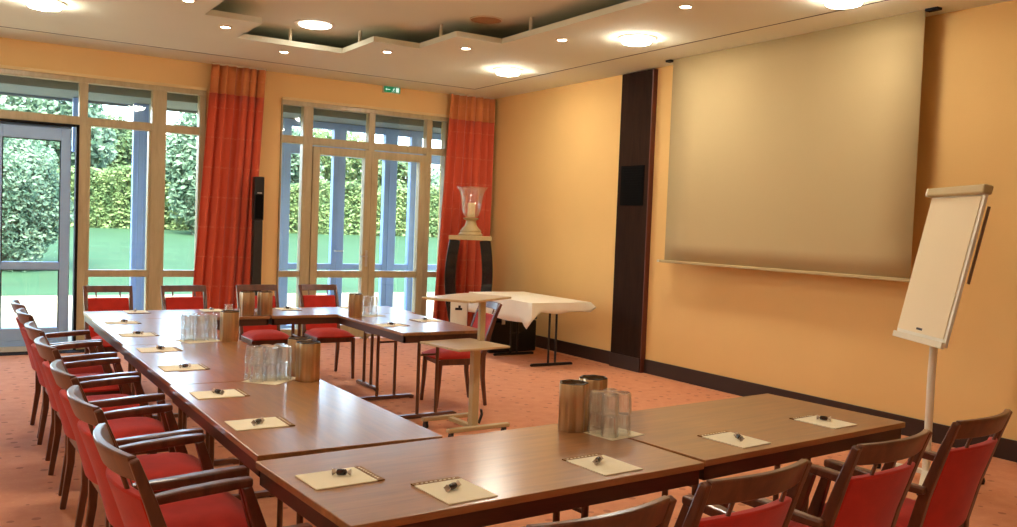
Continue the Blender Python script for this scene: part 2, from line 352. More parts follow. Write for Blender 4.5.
obj('post',B().box(2.01,2.19,YS,YS+.1,-.02,2.955).box(2.06,2.075,YS-.012,YS,-.02,2.955).box(2.13,2.145,YS-.012,YS,-.02,2.955),'blue',s,bevel=.006)
obj('post',B().box(2.185,2.2,YS-.03,YS+.11,-.02,2.955),'sill',s)  # white strip painting in the lit edge of the post
obj('post',B().box(1.32,1.42,YS,YS+.08,2.3,2.955),'blue',s,bevel=.006)
struct(obj('canopy',B().box(-2.5,7.2,BY+.25,12.25,2.96,3.12).box(-2.5,7.2,12.25,12.3,2.93,3.15),'canopy'),'grey canopy over the terrace')
struct(obj('outer_wall',B().box(RX+.2,7.2,BY,BY+.25,0,3.9),'sill'))
# ------------------------------------------------------------------ garden
def gz(y): return 0 if y<19 else min((y-19)*.043,1.6)
g=B(); nx,ny=24,40; xs=[-40+i*120/nx for i in range(nx+1)]; ys=[11.4+(90-11.4)*(j/ny)**1.3 for j in range(ny+1)]
for y in ys:
    for x in xs: g.v.append((x,y,gz(y)-.03))
for j in range(ny):
    for i in range(nx): a=j*(nx+1)+i; g.f.append((a,a+1,a+nx+2,a+nx+1))
struct(obj('lawn',g,'lawn',smooth=True),'bright green lawn beyond the terrace')
g=B(); g.add([(-20,11.38,-.02),(20,11.38,-.02),(20,26,-.02),(9.4,19.0,-.02),(1.4,18,-.02),(-20,17,-.02)],[(0,1,2,3,4,5)])
g=B().box(-20,20,11.385,18.4,-.05,-.015)
struct(obj('terrace',g,'terrace'),'pale terrace outside the windows')
def leaves(b,c,r,n,size,shell=.35,flat=False,rnd=random):
    for _ in range(n):
        while True:
            d=Vector((rnd.gauss(0,1),rnd.gauss(0,1),rnd.gauss(0,1)))
            if d.length>.01: d.normalize(); break
        k=1-shell*rnd.random()**1.6
        k*=1+.12*math.sin(d.x*5+c[0])*math.sin(d.z*6)+.06*math.sin(d.y*11)
        p=Vector((c[0]+d.x*r[0]*k,c[1]+d.y*r[1]*k,c[2]+d.z*r[2]*k))
        u=Vector((rnd.gauss(0,1),rnd.gauss(0,1),rnd.gauss(0,1))).normalized(); w=u.orthogonal().normalized()
        s=size*rnd.uniform(.6,1.3)
        b.quad(p-u*s,p-w*s*.6,p+u*s,p+w*s*.6)
def tree(x,y,R,zc,rz,lm,n,size,label,name='garden_tree',cat='tree',group='trees beyond the lawn'):
    z0=gz(y)-.05; t=thing(name,label,cat,(x,y,z0),0,group)
    b=B(); leaves(b,(0,0,zc),(R,R,rz),n,size)
    for k in range(4):
        q=k*1.7+x; leaves(b,(math.cos(q)*R*.6,math.sin(q)*R*.6,zc+rz*.25*math.sin(q*3)),(R*.55,R*.55,rz*.5),n//6,size)
    obj('foliage',b,lm,t)
    obj('trunk',B().tube([(0,0,0),(.03,0,zc*.5),(0,.02,zc)],[.16,.12,.08],8),'bark',t,smooth=True)
tree(1.15,23.5,1.28,1.62,1.68,'leafm',15000,.055,'large rounded pale green bush on the lawn beyond the blue door','garden_bush','bush','bushes on the lawn')
b=B()
rr=random.Random(3)
for _ in range(34000):
    x=rr.uniform(3.3,36); f=rr.random()
    top=2.35+.12*math.sin(x*1.3)+.1*math.sin(x*3.1)
    if f<.7: y=40+rr.uniform(-.12,.15)+.1*math.sin(x*2); z=rr.uniform(0,top)
    else: y=40+rr.uniform(0,1.2); z=top+rr.uniform(-.12,.1)
    u=Vector((rr.gauss(0,1),rr.gauss(0,1),rr.gauss(0,1))).normalized(); w=u.orthogonal().normalized(); s_=.09*rr.uniform(.6,1.3)
    p=Vector((x,y,z)); b.quad(p-u*s_,p-w*s_*.6,p+u*s_,p+w*s_*.6)
hd=thing('garden_hedge','long clipped yellow green hedge along the far side of the lawn','hedge',(0,0,.86))
obj('foliage',b,'leafy',hd)
obj('hedge_core',B().box(3.4,36,40.25,41,0,2.2),'leafd',hd)
tree(3.9,44,2.5,4.2,3.0,'leafm',4500,.17,'tall pale tree behind the hedge at the far left')
tree(7.8,51.5,2.1,3.2,2.0,'leafd',3500,.16,'dark green tree behind the hedge right of the blue door')
tree(8.75,37.1,1.35,2.6,2.5,'leafm',4500,.13,'tall slender pale shrub seen beside the left curtain','garden_bush','bush','bushes on the lawn')
tree(14.3,45,2.2,3.4,2.1,'leafm',3500,.17,'light green tree seen through the leftmost pane of the right window')
tree(19.9,51,2.7,3.6,2.3,'leafy',3800,.17,'yellow green tree seen through the left garden door')
tree(20.6,44,1.3,2.6,1.8,'leafd',2500,.15,'small dark tree seen through the right garden door')
tree(25.5,46,3.0,2.2,1.5,'leafm',3000,.18,'low wide tree at the right end of the hedge')
# ------------------------------------------------------------------ curtains
def curtain(x0,x1,xb0,xb1,y,seed,label,n=90):
    t=thing('curtain',label,'curtain',((x0+x1)/2,y,0)); cx=(x0+x1)/2; rr=random.Random(seed)
    ph=[rr.uniform(0,6) for _ in range(4)]
    def mk(z0,z1,nz,off):
        b=B()
        for j in range(nz+1):
            z=z0+(z1-z0)*j/nz; k=1-z/3.4
            for i in range(n+1):
                u=i/n; a=x0+(x1-x0)*u; bb_=xb0+(xb1-xb0)*u; x=a*(1-k)+bb_*k-cx
                amp=.034+.018*k
                yy=amp*math.sin(u*2*PI*6+ph[0]+.5*math.sin(u*9+ph[1])*(1+.5*k))+.016*math.sin(u*2*PI*3+ph[2]+k)
                b.v.append((x+.012*math.cos(u*44+ph[3]),yy+off,z))
        for j in range(nz):
            for i in range(n): q=j*(n+1)+i; b.f.append((q,q+1,q+n+2,q+n+1))
        return b
    obj('drape',mk(.015,3.06,16,0),'curtain',t,smooth=80,solid=.004)
    obj('top_band',mk(3.06,3.40,4,-.0),'curtop',t,smooth=80,solid=.004)
    obj('curtain_rail',B().box(x0-cx,x1-cx,-.015,.015,3.40,3.419),'trimw',t)
curtain(2.70,3.36,2.50,3.22,11.0,1,'red orange curtain hanging between the two windows')
curtain(5.93,6.64,5.76,6.62,10.98,5,'red orange curtain in the far right corner behind the lantern')
# ------------------------------------------------------------------ ceiling lights
def round_light(z):
    t=thing('ceiling_light','x','ceiling light',(0,0,z),0,'round ceiling lights')
    obj('trim_ring',B().lathe([(.21,0),(.215,-.012),(.17,-.022),(.165,0)],28,close=False),'trimw',t,smooth=True)
    obj('diffuser',B().lathe([(.166,-.004),(.165,-.04),(.15,-.062),(.09,-.076),(.001,-.08)],28),'lamp',t,smooth=True)
    return t
rl0=round_light(H); rl0.scale=(.84,.84,.84)
lights=[(.74,8.95,'lit round ceiling light at the top left corner above the blue door'),
 (5.52,6.55,'lit round ceiling light near the top left corner of the projection screen'),
 (5.56,8.89,'lit round ceiling light nearest the far right corner'),
 (5.74,4.42,'lit round ceiling light above the projection screen at the top edge'),
 (.74,4.9,'added unseen ceiling light over the left row of chairs'),(.9,-.7,'added unseen ceiling light behind the camera'),  # two unseen lamps added to light the room and the chair backs
 (-1.6,3,'added unseen ceiling light by the left wall')]  # another unseen lamp, added for more room light
for i,(x,y,lb) in enumerate(lights):
    if i==0: rl0.location=(x,y,H); rl0['label']=lb
    else: dup(rl0,(x,y,H),0,lb)
dup(rl0,(3.22,8.93,HC),0,'lit round ceiling light on the raised middle ceiling').scale=(1,1,.35)
d4=[o for o in COL.objects if o.name.startswith('diffuser')][3]
d4.data=d4.data.copy(); d4.data.materials[0]=M['lamp3']
last=[o for o in COL.objects if o.name.startswith('diffuser')][-1]
last.data=last.data.copy(); last.data.materials[0]=M['lamp2']
dup(rl0,(3.1,4.2,HC),0,'added unseen light on the raised ceiling over the table ring')  # lamp out of view, added to light the foreground
d0=None
for x,y,lb in [(1.75,7.98,'small downlight cut by the top edge left of the stepped opening'),(2.29,8.84,'small downlight in the notch left of the raised light'),
   (3.15,9.69,'small downlight above the gap between the windows'),(4.01,8.87,'small downlight in the second notch of the ceiling step'),
   (4.55,8.11,'small downlight in the third notch of the ceiling step'),(5.04,7.09,'small downlight between the two right round lights'),
   (5.03,5.38,'small downlight near the top edge above the screen')]:
    if d0 is None:
        d0=thing('downlight',lb,'downlight',(x,y,H),0,'small downlights around the ceiling step')
        obj('trim_ring',B().lathe([(.062,0),(.062,-.008),(.045,-.01),(.043,0)],20,close=False),'trimw',d0,smooth=True)
        obj('lens',B().lathe([(.045,-.002),(.04,-.007),(.001,-.008)],18),'spot',d0,smooth=True)
    else: dup(d0,(x,y,H),0,lb)
t=thing('ceiling_loudspeaker','flat round brownish grille on the raised ceiling','loudspeaker',(4.45,7.55,HC))
obj('grille',B().lathe([(.15,0),(.15,-.006),(.13,-.012),(.001,-.013)],28),mat('tan grille',lin(176,138,104),.8,.2),t,smooth=True)
obj('rim',B().lathe([(.162,0),(.162,-.01),(.15,-.012),(.15,0)],28,close=False),'trimw',t,smooth=True)
# exit sign
t=thing('exit_sign','small green emergency exit sign high on the wall above the oak doors','sign',(5.10,BY-.03,3.33))
obj('housing',B().box(-.125,.125,-.02,.029,0,.085),'white',t,bevel=.004)
obj('face',B().box(-.12,.12,-.023,-.0205,.004,.081),'exitg',t)
pg=B().box(-.085,-.03,-.025,-.0235,.037,.047).add([(-.1,-.025,.042),(-.08,-.025,.06),(-.08,-.025,.024)],[(0,1,2)])
pg.box(.055,.1,-.025,-.0235,.012,.072)
obj('arrow',pg,'exitw',t)
mn=B().lathe([(.001,-.006),(.006,0),(.001,.006)],8,c=(.03,-.0255,.066)).sweep([(.026,-.0255,.058),(.018,-.0255,.036)],(.009,.003),(0,1,0)).sweep([(.018,-.0255,.036),(.03,-.0255,.026),(.024,-.0255,.012)],(.005,.003),(0,1,0)).sweep([(.018,-.0255,.036),(.004,-.0255,.022),(-.008,-.0255,.024)],(.005,.003),(0,1,0)).sweep([(.024,-.0255,.055),(.038,-.0255,.046)],(.004,.003),(0,1,0)).sweep([(.024,-.0255,.055),(.008,-.0255,.05)],(.004,.003),(0,1,0))
obj('running_figure',mn,'exitw',t)
# ------------------------------------------------------------------ right wall fittings
t=thing('wall_panel','tall dark wenge wall panel with a black grille left of the screen','panel',(RX,7.855,0))
obj('board',B().box(-.06,-.001,-.265,.265,.0,3.405),'panel',t,bevel=.004)
obj('edge_strip',B().box(-.062,-.001,-.285,-.266,.0,3.405),mat('reddish veneer edge',lin(96,44,26),.5,.4),t)
g=B().box(-.068,-.061,-.20,.20,1.885,2.34)
for k in range(16): zz=1.90+k*.028; g.box(-.074,-.068,-.19,.19,zz,zz+.012)
obj('speaker_grille',g,'grille',t)
obj('kick_plate',B().box(-.075,-.061,-.265,.265,0,.16),'base',t,bevel=.003)
t=thing('projection_screen','large pulled down white projection screen on the right wall','screen',(6.50,5.67,0))
sc=B(); n=12
for j in range(n+1):
    z=1.30+(H-1.30)*j/n
    for i in range(9): sc.v.append((.012*math.sin(i/8*PI)*math.sin(j/n*PI),-1.43+2.86*i/8,z))
for j in range(n):
    for i in range(8): q=j*9+i; sc.f.append((q,q+1,q+10,q+9))
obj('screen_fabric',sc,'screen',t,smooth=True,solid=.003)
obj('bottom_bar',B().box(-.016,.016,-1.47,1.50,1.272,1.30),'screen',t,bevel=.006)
obj('bar_end_cap',B().box(-.018,.018,1.50,1.53,1.274,1.298),'trimw',t)
obj('housing_bracket',B().box(-.03,.03,1.44,1.52,H-.02,H-.001),'gasket',t)
obj('housing_bracket',B().box(-.03,.03,-1.55,-1.445,H-.02,H-.001),'gasket',t)
# ------------------------------------------------------------------ tables
ZT=.745
def make_table(L,W,foot,label,group,loc,rz,ztop=ZT):
    """long axis local X, origin on floor at centre"""
    t=thing('conference_table',label,'table',loc,rz,group)
    L-=.004;W-=.004
    obj('tabletop',B().box(-L/2,L/2,-W/2,W/2,ztop-.026,ztop),'table',t,bevel=.003)
    i=.012
    ap=B().box(-L/2+i,L/2-i,-W/2+i,-W/2+i+.02,.662,ztop-.026).box(-L/2+i,L/2-i,W/2-i-.02,W/2-i,.662,ztop-.026)
    ap.box(-L/2+i,-L/2+i+.02,-W/2+i,W/2-i,.662,ztop-.026).box(L/2-i-.02,L/2-i,-W/2+i,W/2-i,.662,ztop-.026)
    obj('apron',ap,'tedge',t,bevel=.002)
    for sx in(-1,1):
        x=sx*foot; y=.085
        obj('leg',B().tube([(x,-y,.035),(x,-y,ZT-.028)],.0145,10),'tube',t,smooth=True)
        obj('leg',B().tube([(x,y,.035),(x,y,ZT-.028)],.0145,10),'tube',t,smooth=True)
        fw=W/2-.09
        obj('foot',B().sweep([(x,-fw,.014),(x,-fw+.03,.022),(x,fw-.03,.022),(x,fw,.014)],[(.034,.02),(.036,.03),(.036,.03),(.034,.02)]).box(x-.015,x+.015,-fw,-fw+.04,0,.012).box(x-.015,x+.015,fw-.04,fw,0,.012),'tube',t,bevel=.003)
        obj('crossbar',B().tube([(x,-y,.52),(x,y,.52)],.009,8),'tube',t,smooth=True)
    return t
TG='walnut brown conference tables of the ring'
a1=math.radians(3.0)
def from_corner(cx,cy,a,L,W): return (cx+math.cos(a)*L/2-math.sin(a)*W/2,cy+math.sin(a)*L/2+math.cos(a)*W/2,0)
make_table(1.445,.77,.40,'front walnut table at the left corner, carrying the two ribbed coolers and tumblers',TG,from_corner(.968,2.285,a1,1.445,.77),a1)
a2=math.radians(4.25)
make_table(1.42,.79,.40,'front walnut table at the right, in front of the flip chart',TG,from_corner(2.432,2.382,a2,1.42,.79),a2)
def coltable(y0,y1,label,x0=.975,W=.755): 
    make_table(y1-y0,W,.38,label,TG,(x0+W/2,(y0+y1)/2,0),PI/2+.0)
coltable(3.118,4.585,'left column walnut table nearest the camera, behind the front corner table',.955)
coltable(4.588,6.06,'middle walnut table of the left column under the glasses',.968)
coltable(6.063,7.535,'farthest walnut table of the left column',.985)
make_table(1.395,.655,.36,'back row walnut table at the left, before the window',TG,(1.0+.70,7.54+.33,0),0)
make_table(1.395,.655,.36,'back row walnut table at the right, by the garden doors',TG,(2.40+.70,7.54+.33,0),0)
make_table(1.355,.735,.40,'short walnut table of the right column beside the beige trolley',TG,(3.0+.3675,6.17+.68,0),PI/2)
# ------------------------------------------------------------------ chairs
def make_chair(arms,label,cat,loc,rz,group,hw=.225,wood='chairw'):
    t=thing('armchair' if arms else 'side_chair',label,'chair',loc,rz,group)
    th=hw+.012
    for s in(-1,1):
        # rear leg and back post in one curved piece
        obj('back_post',B().sweep([(s*hw,-.24,0),(s*hw,-.205,.25),(s*hw,-.2,.44),(s*(hw+.004),-.245,.62),(s*(hw+.008),-.305,.80),(s*(hw+.01),-.352,.925 if arms else .905)],
            [(.026,.028),(.034,.036),(.034,.046),(.032,.042),(.03,.034),(.028,.026)],(0,1,0)),wood,t,bevel=.005)
        if arms:
            obj('front_leg',B().sweep([(s*(hw+.035),.235,0),(s*(hw+.037),.222,.25),(s*(hw+.040),.195,.44),(s*(hw+.052),.128,.652)],
              [(.028,.028),(.034,.04),(.034,.05),(.03,.034)],(0,1,0)),wood,t,bevel=.005)
            obj('armrest',B().sweep([(s*(hw+.03),-.258,.645),(s*(hw+.05),-.1,.655),(s*(hw+.054),.06,.664),(s*(hw+.052),.148,.668)],
              [(.034,.03),(.046,.036),(.05,.036),(.044,.030)]),wood,t,bevel=.008)
        else:
            obj('front_leg',B().sweep([(s*hw,.225,0),(s*hw,.21,.2),(s*hw,.20,.415)],[(.026,.026),(.032,.032),(.036,.038)],(0,1,0)),wood,t,bevel=.005)
    ap=B().box(-hw+.01,hw-.01,.18,.205,.37,.425).box(-hw+.01,hw-.01,-.215,-.19,.37,.425).box(-hw-.01,-hw+.012,-.2,.2,.37,.425).box(hw-.012,hw+.01,-.2,.2,.37,.425)
    obj('seat_frame',ap,wood,t,bevel=.003)
    # crowned cushion
    c=B(); n=12; sw=hw+(.022 if arms else .008)
    def sh(u,v):
        e=.0+.05*((1-abs(u)**5)*(1-abs(v)**5)); return e
    for sgn in(1,0):
        for j in range(n+1):
            for i in range(n+1):
                u=-1+2*i/n; v=-1+2*j/n
                w=sw*(1-.06*(v<0)*abs(v)); x=u*w; y=.01+v*.225+(.018*(1-u*u) if v>.9 else 0)
                c.v.append((x,y,.435+sh(u,v) if sgn else .424))
    q=(n+1)*(n+1)
    for j in range(n):
        for i in range(n):
            a=j*(n+1)+i; c.f.append((a,a+1,a+n+2,a+n+1)); c.f.append((a+q,a+q+n+1,a+q+n+2,a+q+1))
    for i in range(n):
        for a,b_ in((i,i+1),(n*(n+1)+i,n*(n+1)+i+1),(i*(n+1),(i+1)*(n+1)),(i*(n+1)+n,(i+1)*(n+1)+n)): c.f.append((a,b_,b_+q,a+q))
    obj('seat_cushion',c,'red',t,smooth=50)
    # curved top rail
    cur=.045 if arms else .012
    def by(z): # back line y at height
        pts=[(.44,-.2),(.62,-.245),(.8,-.305),(.925,-.352)]
        for (a,ya),(b_,yb) in zip(pts,pts[1:]):
            if z<=b_: return ya+(yb-ya)*(z-a)/(b_-a)
        return -.352
    n=10
    def curved(z0,z1,th_,ex,wf,crown=0):
        b=B(); rows=8; 
        for k,off in((0,-th_/2),(1,th_/2)):
            for j in range(rows+1):
                for i in range(n+1):
                    u=-1+2*i/n; z=z0+(z1-z0)*j/rows + (crown*(1-u*u) if j==rows else 0)
                    b.v.append((u*wf,by(min(z,.93))-cur*(1-u*u)*ex+off,z))
        Q=(n+1)*(rows+1)
        for j in range(rows):
            for i in range(n):
                a=j*(n+1)+i; b.f.append((a,a+1,a+n+2,a+n+1)); b.f.append((a+Q,a+Q+n+1,a+Q+n+2,a+Q+1))
        for i in range(n):
            for a,d in((i,i+1),(rows*(n+1)+i,rows*(n+1)+i+1)): b.f.append((a,d,d+Q,a+Q))
        for j in range(rows):
            for a,d in((j*(n+1),(j+1)*(n+1)),(j*(n+1)+n,(j+1)*(n+1)+n)): b.f.append((a,d,d+Q,a+Q))
        return b
    obj('top_rail',curved(.858 if arms else .85,.932 if arms else .91,.024,1,hw-.002,.004 if arms else 0),wood,t,bevel=.004,smooth=40)
    obj('back_pad',curved(.45,.808 if arms else .80,.036,1,hw-.012,.012 if arms else 0),'red',t,bevel=.008,smooth=40)
    for s in(-.55,.55):
        x=s*hw; y0=by(.81)-cur*(1-.3)*1
        obj('spindle',B().tube([(x,y0,.805),(x,by(.86)-cur*.7,.862)],.007,8),wood,t,smooth=True)
    return t
CG='mahogany armchairs along the left column'
lab=['nearest of the left row, cut off by the bottom edge','second from the camera in the left row',
 'third from the camera in the left row','in the very middle of the left row','fifth from the camera in the left row',
 'second farthest in the left row','farthest of the left row, near the blue door']
lab=['red seated armchair, '+l for l in lab]
cy_=[2.80,3.50,4.15,4.98,5.68,6.48,7.12]
c0=None
for y,l in zip(cy_,lab):
    x=.792+.006*(y-3.4)
    if c0 is None: c0=make_chair(True,l,'chair',(x,y,0),-PI/2+.03,CG)
    else: dup(c0,(x,y,0),-PI/2+.03+random.uniform(-.015,.015),l)
FG='armchairs along the front tables'
for x,y,a,l in((1.31,1.985,4,'armchair at the front table, only its top rail showing above the bottom edge'),(1.945,2.075,5.5,'second red armchair from the left before the front tables, top rail showing'),
     (2.71,2.165,6,'third armchair before the front tables with red back pad, second from the right'),(3.405,2.25,7,'rightmost armchair with tall red back pad at the end of the front table')):
    dup(c0,(x,y,0),math.radians(a),l,FG)
BG='armless chairs behind the back row tables'
s0=None
for x,y,l in((1.29,8.52,'armless red chair behind the back table left of the window mullion'),(1.96,8.52,'armless red chair behind the back table, second from left, half before the curtain'),
   (2.68,8.56,'armless red chair behind the back table, hidden partly by the coolers'),(3.32,8.56,'armless red chair behind the back table before the oak doors')):
    if s0 is None: s0=make_chair(False,l,'chair',(x,y,0),PI,BG,hw=.185,wood='chairw')
    else: dup(s0,(x,y,0),PI,l)
dup(s0,(3.86,6.90,0),PI/2-.12,'armless red chair right of the right column table behind the trolley',None)['group']='side chair at the right column'
# ------------------------------------------------------------------ note pads and sweets
def make_pad(label,loc,rz):
    p=thing('notepad',label,'notepad',loc,rz,'cream notepads on the tables')
    obj('sheets',B().box(-.09,.09,-.12,.095,0,.004),'paper',p,bevel=.001)
    hs_=obj('header_strip',B().box(-.09,.09,.095,.12,0,.0045),'header',p)
    d=B(); rr=random.Random(2)
    for k in range(9): x=-.078+k*.0175; d.box(x,x+.009,.103,.109,.0045,.005)
    obj('header_print',d,'paper',hs_)
    return p
def make_candy(label,loc,rz):
    t=thing('wrapped_chocolate',label,'chocolate',loc,rz,'dark wrapped chocolates on the notepads')
    obj('chocolate_body',B().lathe([(.003,-.018),(.009,-.015),(.0105,-.006),(.0105,.006),(.009,.015),(.003,.018)],10,c=(0,0,0)),'candy',t,smooth=50)
    for s in(-1,1):
        obj('wrapper_twist',B().lathe([(.002,s*.017),(.006,s*.022),(.0115,s*.031),(.010,s*.0315),(.004,s*.023)],10,flute=.25,nf=4,close=False),'foil',t,smooth=50)
    for ch in [o for o in COL.objects if o.parent==t]:
        ch.rotation_euler=(PI/2,0,0); ch.location=(0,0,.0118)
    return t
pads=[(1.115,2.735,-PI/2+.05,'at the front left table corner, facing the left row'),(1.11,3.60,-PI/2,'before the nearest left row armchair'),(1.12,4.27,-PI/2,'before the second left row armchair'),
 (1.135,5.08,-PI/2,'before the third left row armchair'),(1.145,5.80,-PI/2,'before the fourth left row armchair'),(1.155,6.55,-PI/2,'before the fifth left row armchair'),(1.17,7.30,-PI/2,'before the farthest left row armchair'),
 (1.39,2.455,a1,'on the front table nearest the camera corner, left of the others'),(2.03,2.50,a1,'on the front table near the table seam'),(2.79,2.575,a2,'on the right front table just right of the seam'),(3.46,2.655,a2,'on the right front table nearest its far right corner'),
 (1.40,8.05,PI,'on the back table left part near the window'),(2.03,8.05,PI,'on the back table before the second back chair'),(2.72,8.05,PI,'on the back table beside the coolers'),(3.36,8.05,PI,'on the back table by the single cooler'),
 (3.13,6.66,-PI/2,'at the near left side of the right column table'),(3.57,6.90,PI/2,'before the chair of the right column table')]
p0=k0=None
for i,(x,y,a,l) in enumerate(pads):
    la='cream notepad '+l; lk='dark chocolate on notepad '+l
    kr=random.uniform(-1.2,1.2); kx=x+random.uniform(-.015,.015); ky=y+random.uniform(-.02,.02)
    if i==0: p0=make_pad(la,(x,y,ZT+.0002),a); k0=make_candy(lk,(kx,ky,ZT+.0045),kr)
    else: dup(p0,(x,y,ZT+.0002),a,la); dup(k0,(kx,ky,ZT+.0045),kr,lk)
# ------------------------------------------------------------------ coolers, glasses
def make_cooler(label,loc):
    t=thing('bottle_cooler',label,'bottle cooler',loc,0,'ribbed steel bottle coolers')
    R=.060
    obj('ribbed_wall',B().lathe([(R*.96,0),(R,.004),(R,.196),(R*.97,.2),(R*.9,.2),(R*.9,.006)],72,flute=.075,nf=7,close=False),'steel',t,smooth=50)
    obj('base_disc',B().lathe([(R*.9,.001),(R*.9,.006)],32),'steel',t)
    obj('rim',B().lathe([(R*.9,.198),(R*.99,.2),(R*.99,.204),(R*.88,.204)],48,flute=.06,nf=7,close=False),'blacktube',t,smooth=True)
    return t
k=None
for x,y,r_,l in((2.265,3.0,.3,'ribbed steel cooler at left of the pair on the front table'),(2.425,3.07,.0,'ribbed steel cooler behind the tumblers on the front table'),
   (1.635,4.49,.2,'ribbed cooler beside the tumblers mid left column, nearest of its pair'),(1.645,4.665,.5,'ribbed cooler behind its twin on the left column'),
   (1.655,6.09,.1,'single ribbed cooler on the far part of the left column'),(2.37,7.63,.4,'right ribbed cooler of the pair on the back table'),(2.22,7.635,.2,'left ribbed cooler of the pair on the back table'),
   (3.085,7.33,.6,'single ribbed cooler on the far end of the right column table')):
    if k is None: k=make_cooler(l,(x,y,ZT)); k.rotation_euler[2]=r_
    else: dup(k,(x,y,ZT),r_,l)
def make_tumbler(label,loc):
    o=obj('tumbler',B().lathe([(.0355,0),(.0365,.003),(.0335,.05),(.0305,.084),(.027,.088),(.001,.088),(.001,.082),(.0265,.08),(.0305,.045),(.0335,.003),(.0355,0)],32,close=False,flute=.035,nf=8),'tumbler',smooth=35)
    o.location=loc; return tag(o,label,'glass','upturned tumblers')
g0=None
def stack(cx,cy,a,nx_,ny_,nl,where,grp):
    global g0
    for lz in range(nl):
        for i in range(nx_):
            for j in range(ny_):
                u=(i-(nx_-1)/2)*.076; v=(j-(ny_-1)/2)*.076
                x=cx+u*math.cos(a)-v*math.sin(a); y=cy+u*math.sin(a)+v*math.cos(a)
                l='upturned tumbler in the %s layer %s'%(('lower','upper')[lz] if nl>1 else 'only',where)
                loc=(x,y,ZT+.0022+lz*.0885)
                if g0 is None: g0=make_tumbler(l,loc); g0['group']=grp
                else:
                    c=g0.copy(); COL.objects.link(c); c.location=loc; c['label']=l; c['group']=grp
def mat_(x,y,w,d,a,label):
    o=obj('paper_napkin',B().box(-w/2,w/2,-d/2,d/2,.0002,.002),'paper',bevel=.0005); o.location=(x,y,ZT); o.rotation_euler=(0,0,a); tag(o,label,'napkin','cream napkins under the tumblers')
mat_(2.385,2.865,.20,.165,math.radians(8),'cream napkin under the tumblers on the front table'); stack(2.365,2.875,math.radians(8),2,2,2,'on the front table','tumblers on the front table')
mat_(1.465,4.565,.25,.20,math.radians(40),'cream napkin under the tumblers mid left column'); stack(1.45,4.58,math.radians(4),3,2,2,'beside the pair of coolers mid left column','tumblers mid left column')
mat_(1.47,6.155,.25,.20,math.radians(15),'cream napkin under the tumblers on the far left column'); stack(1.475,6.19,math.radians(2),3,2,2,'beside the single cooler on the left column','tumblers on the far left column')
mat_(2.08,7.70,.12,.12,0,'cream napkin left of the back table coolers'); stack(2.08,7.70,0,1,1,1,'left of the back table coolers','tumblers on the back table')
mat_(3.27,7.37,.20,.16,.1,'cream napkin under the tumblers on the right column table'); stack(3.25,7.38,0,2,1,2,'beside the cooler on the right column table','tumblers on the right column table')
# ------------------------------------------------------------------ beige trolley
t=thing('projector_trolley','beige two shelf projector trolley on castors right of the right column table','trolley',(3.40,5.86,0),math.radians(2))
def plate(cx,cy,w,d,z,a):
    mx=Matrix.Translation((cx,cy,0))@Matrix.Rotation(a,4,'Z'); return B().box(-w/2,w/2,-d/2,d/2,z-.018,z,mx)
obj('lower_shelf',plate(-.03,.0,.49,.50,.69,math.radians(6)),'beige',t,bevel=.005)
obj('upper_shelf',plate(.10,.19,.66,.44,1.03,math.radians(28)),'beige',t,bevel=.005)
obj('column',B().box(-.025,.035,-.13,-.07,.08,.672),'beigem',t,bevel=.006)
obj('upper_column',B().box(.155,.205,.08,.12,.69,1.012),'beigem',t,bevel=.006)
obj('base_bar',B().box(-.26,.28,-.2,-.15,.06,.09),'beigem',t,bevel=.006)
obj('base_bar',B().box(-.24,.23,.22,.27,.06,.09),'beigem',t,bevel=.006)
obj('base_bar',B().box(-.02,.03,-.155,.225,.05,.08),'beigem',t,bevel=.006)
obj('brake_lever',B().sweep([(.05,-.11,.09),(.07,-.12,.16),(.055,-.13,.2)],(.014,.02),(0,1,0)),'black',t,bevel=.003)
for x,y in((-.23,-.175),(.24,-.175),(-.21,.245),(.2,.245)):
    c=obj('castor',B().box(x-.012,x+.012,y-.018,y+.018,.04,.06).add([(x+dx,y+.026*math.cos(q*PI/6),.0265+.026*math.sin(q*PI/6)) for dx in(-.011,.011) for q in range(12)],[tuple(range(12)),tuple(range(12,24))]+[(q,(q+1)%12,12+(q+1)%12,12+q) for q in range(12)]),'black',t)
# ------------------------------------------------------------------ side table with cloth
wt=thing('banquet_table','folding side table with black T legs against the right wall','table',(6.0,8.95,0),math.radians(-2))
TW,TL=.80,1.5
obj('tabletop',B().box(-TW/2,TW/2,-TL/2,TL/2,.72,.745),'beige',wt,bevel=.003)
for y in(-TL/2+.14,TL/2-.50):
    for x in(-.045,.05): obj('leg',B().tube([(x-.02,y,.03),(x-.02,y,.72)],.013,10),'blacktube',wt,smooth=True)
    obj('foot',B().sweep([(-.3,y,.013),(-.28,y,.02),(.25,y,.02),(.27,y,.013)],[(.03,.02),(.034,.03),(.034,.03),(.03,.02)]),'blacktube',wt,bevel=.003)
# cloth
b=B(); w2_,l2=TW/2+.004,TL/2+.004; top=.7475
def ring(drop,out,wav):
    pts=[]
    def edge(p,q,n,nrm,dr,seed):
        for i in range(n):
            u=i/n; x=p[0]+(q[0]-p[0])*u; y=p[1]+(q[1]-p[1])*u
            o=out+wav*math.sin(u*17+seed)
            d=dr*drop
            pts.append((x+nrm[0]*o,y+nrm[1]*o,top-d+(.012*math.sin(u*9+seed) if drop>.9 else 0)))
    edge((-w2_,-l2),(w2_,-l2),20,(0,-1),.115,1)
    edge((w2_,-l2),(w2_,l2),24,(1,0),.06,3)
    edge((w2_,l2),(-w2_,l2),20,(0,1),.12,2)
    edge((-w2_,l2),(-w2_,-l2),30,(-1,0),.24,5)
    return pts
rings=[ring(0,-.01,0),ring(.02,0.002,0),ring(.35,.008,.003),ring(.7,.012,.007),ring(1,.016,.011)]
nn=len(rings[0])
for r_ in rings: b.v+=r_
b.f.append(tuple(range(nn)))
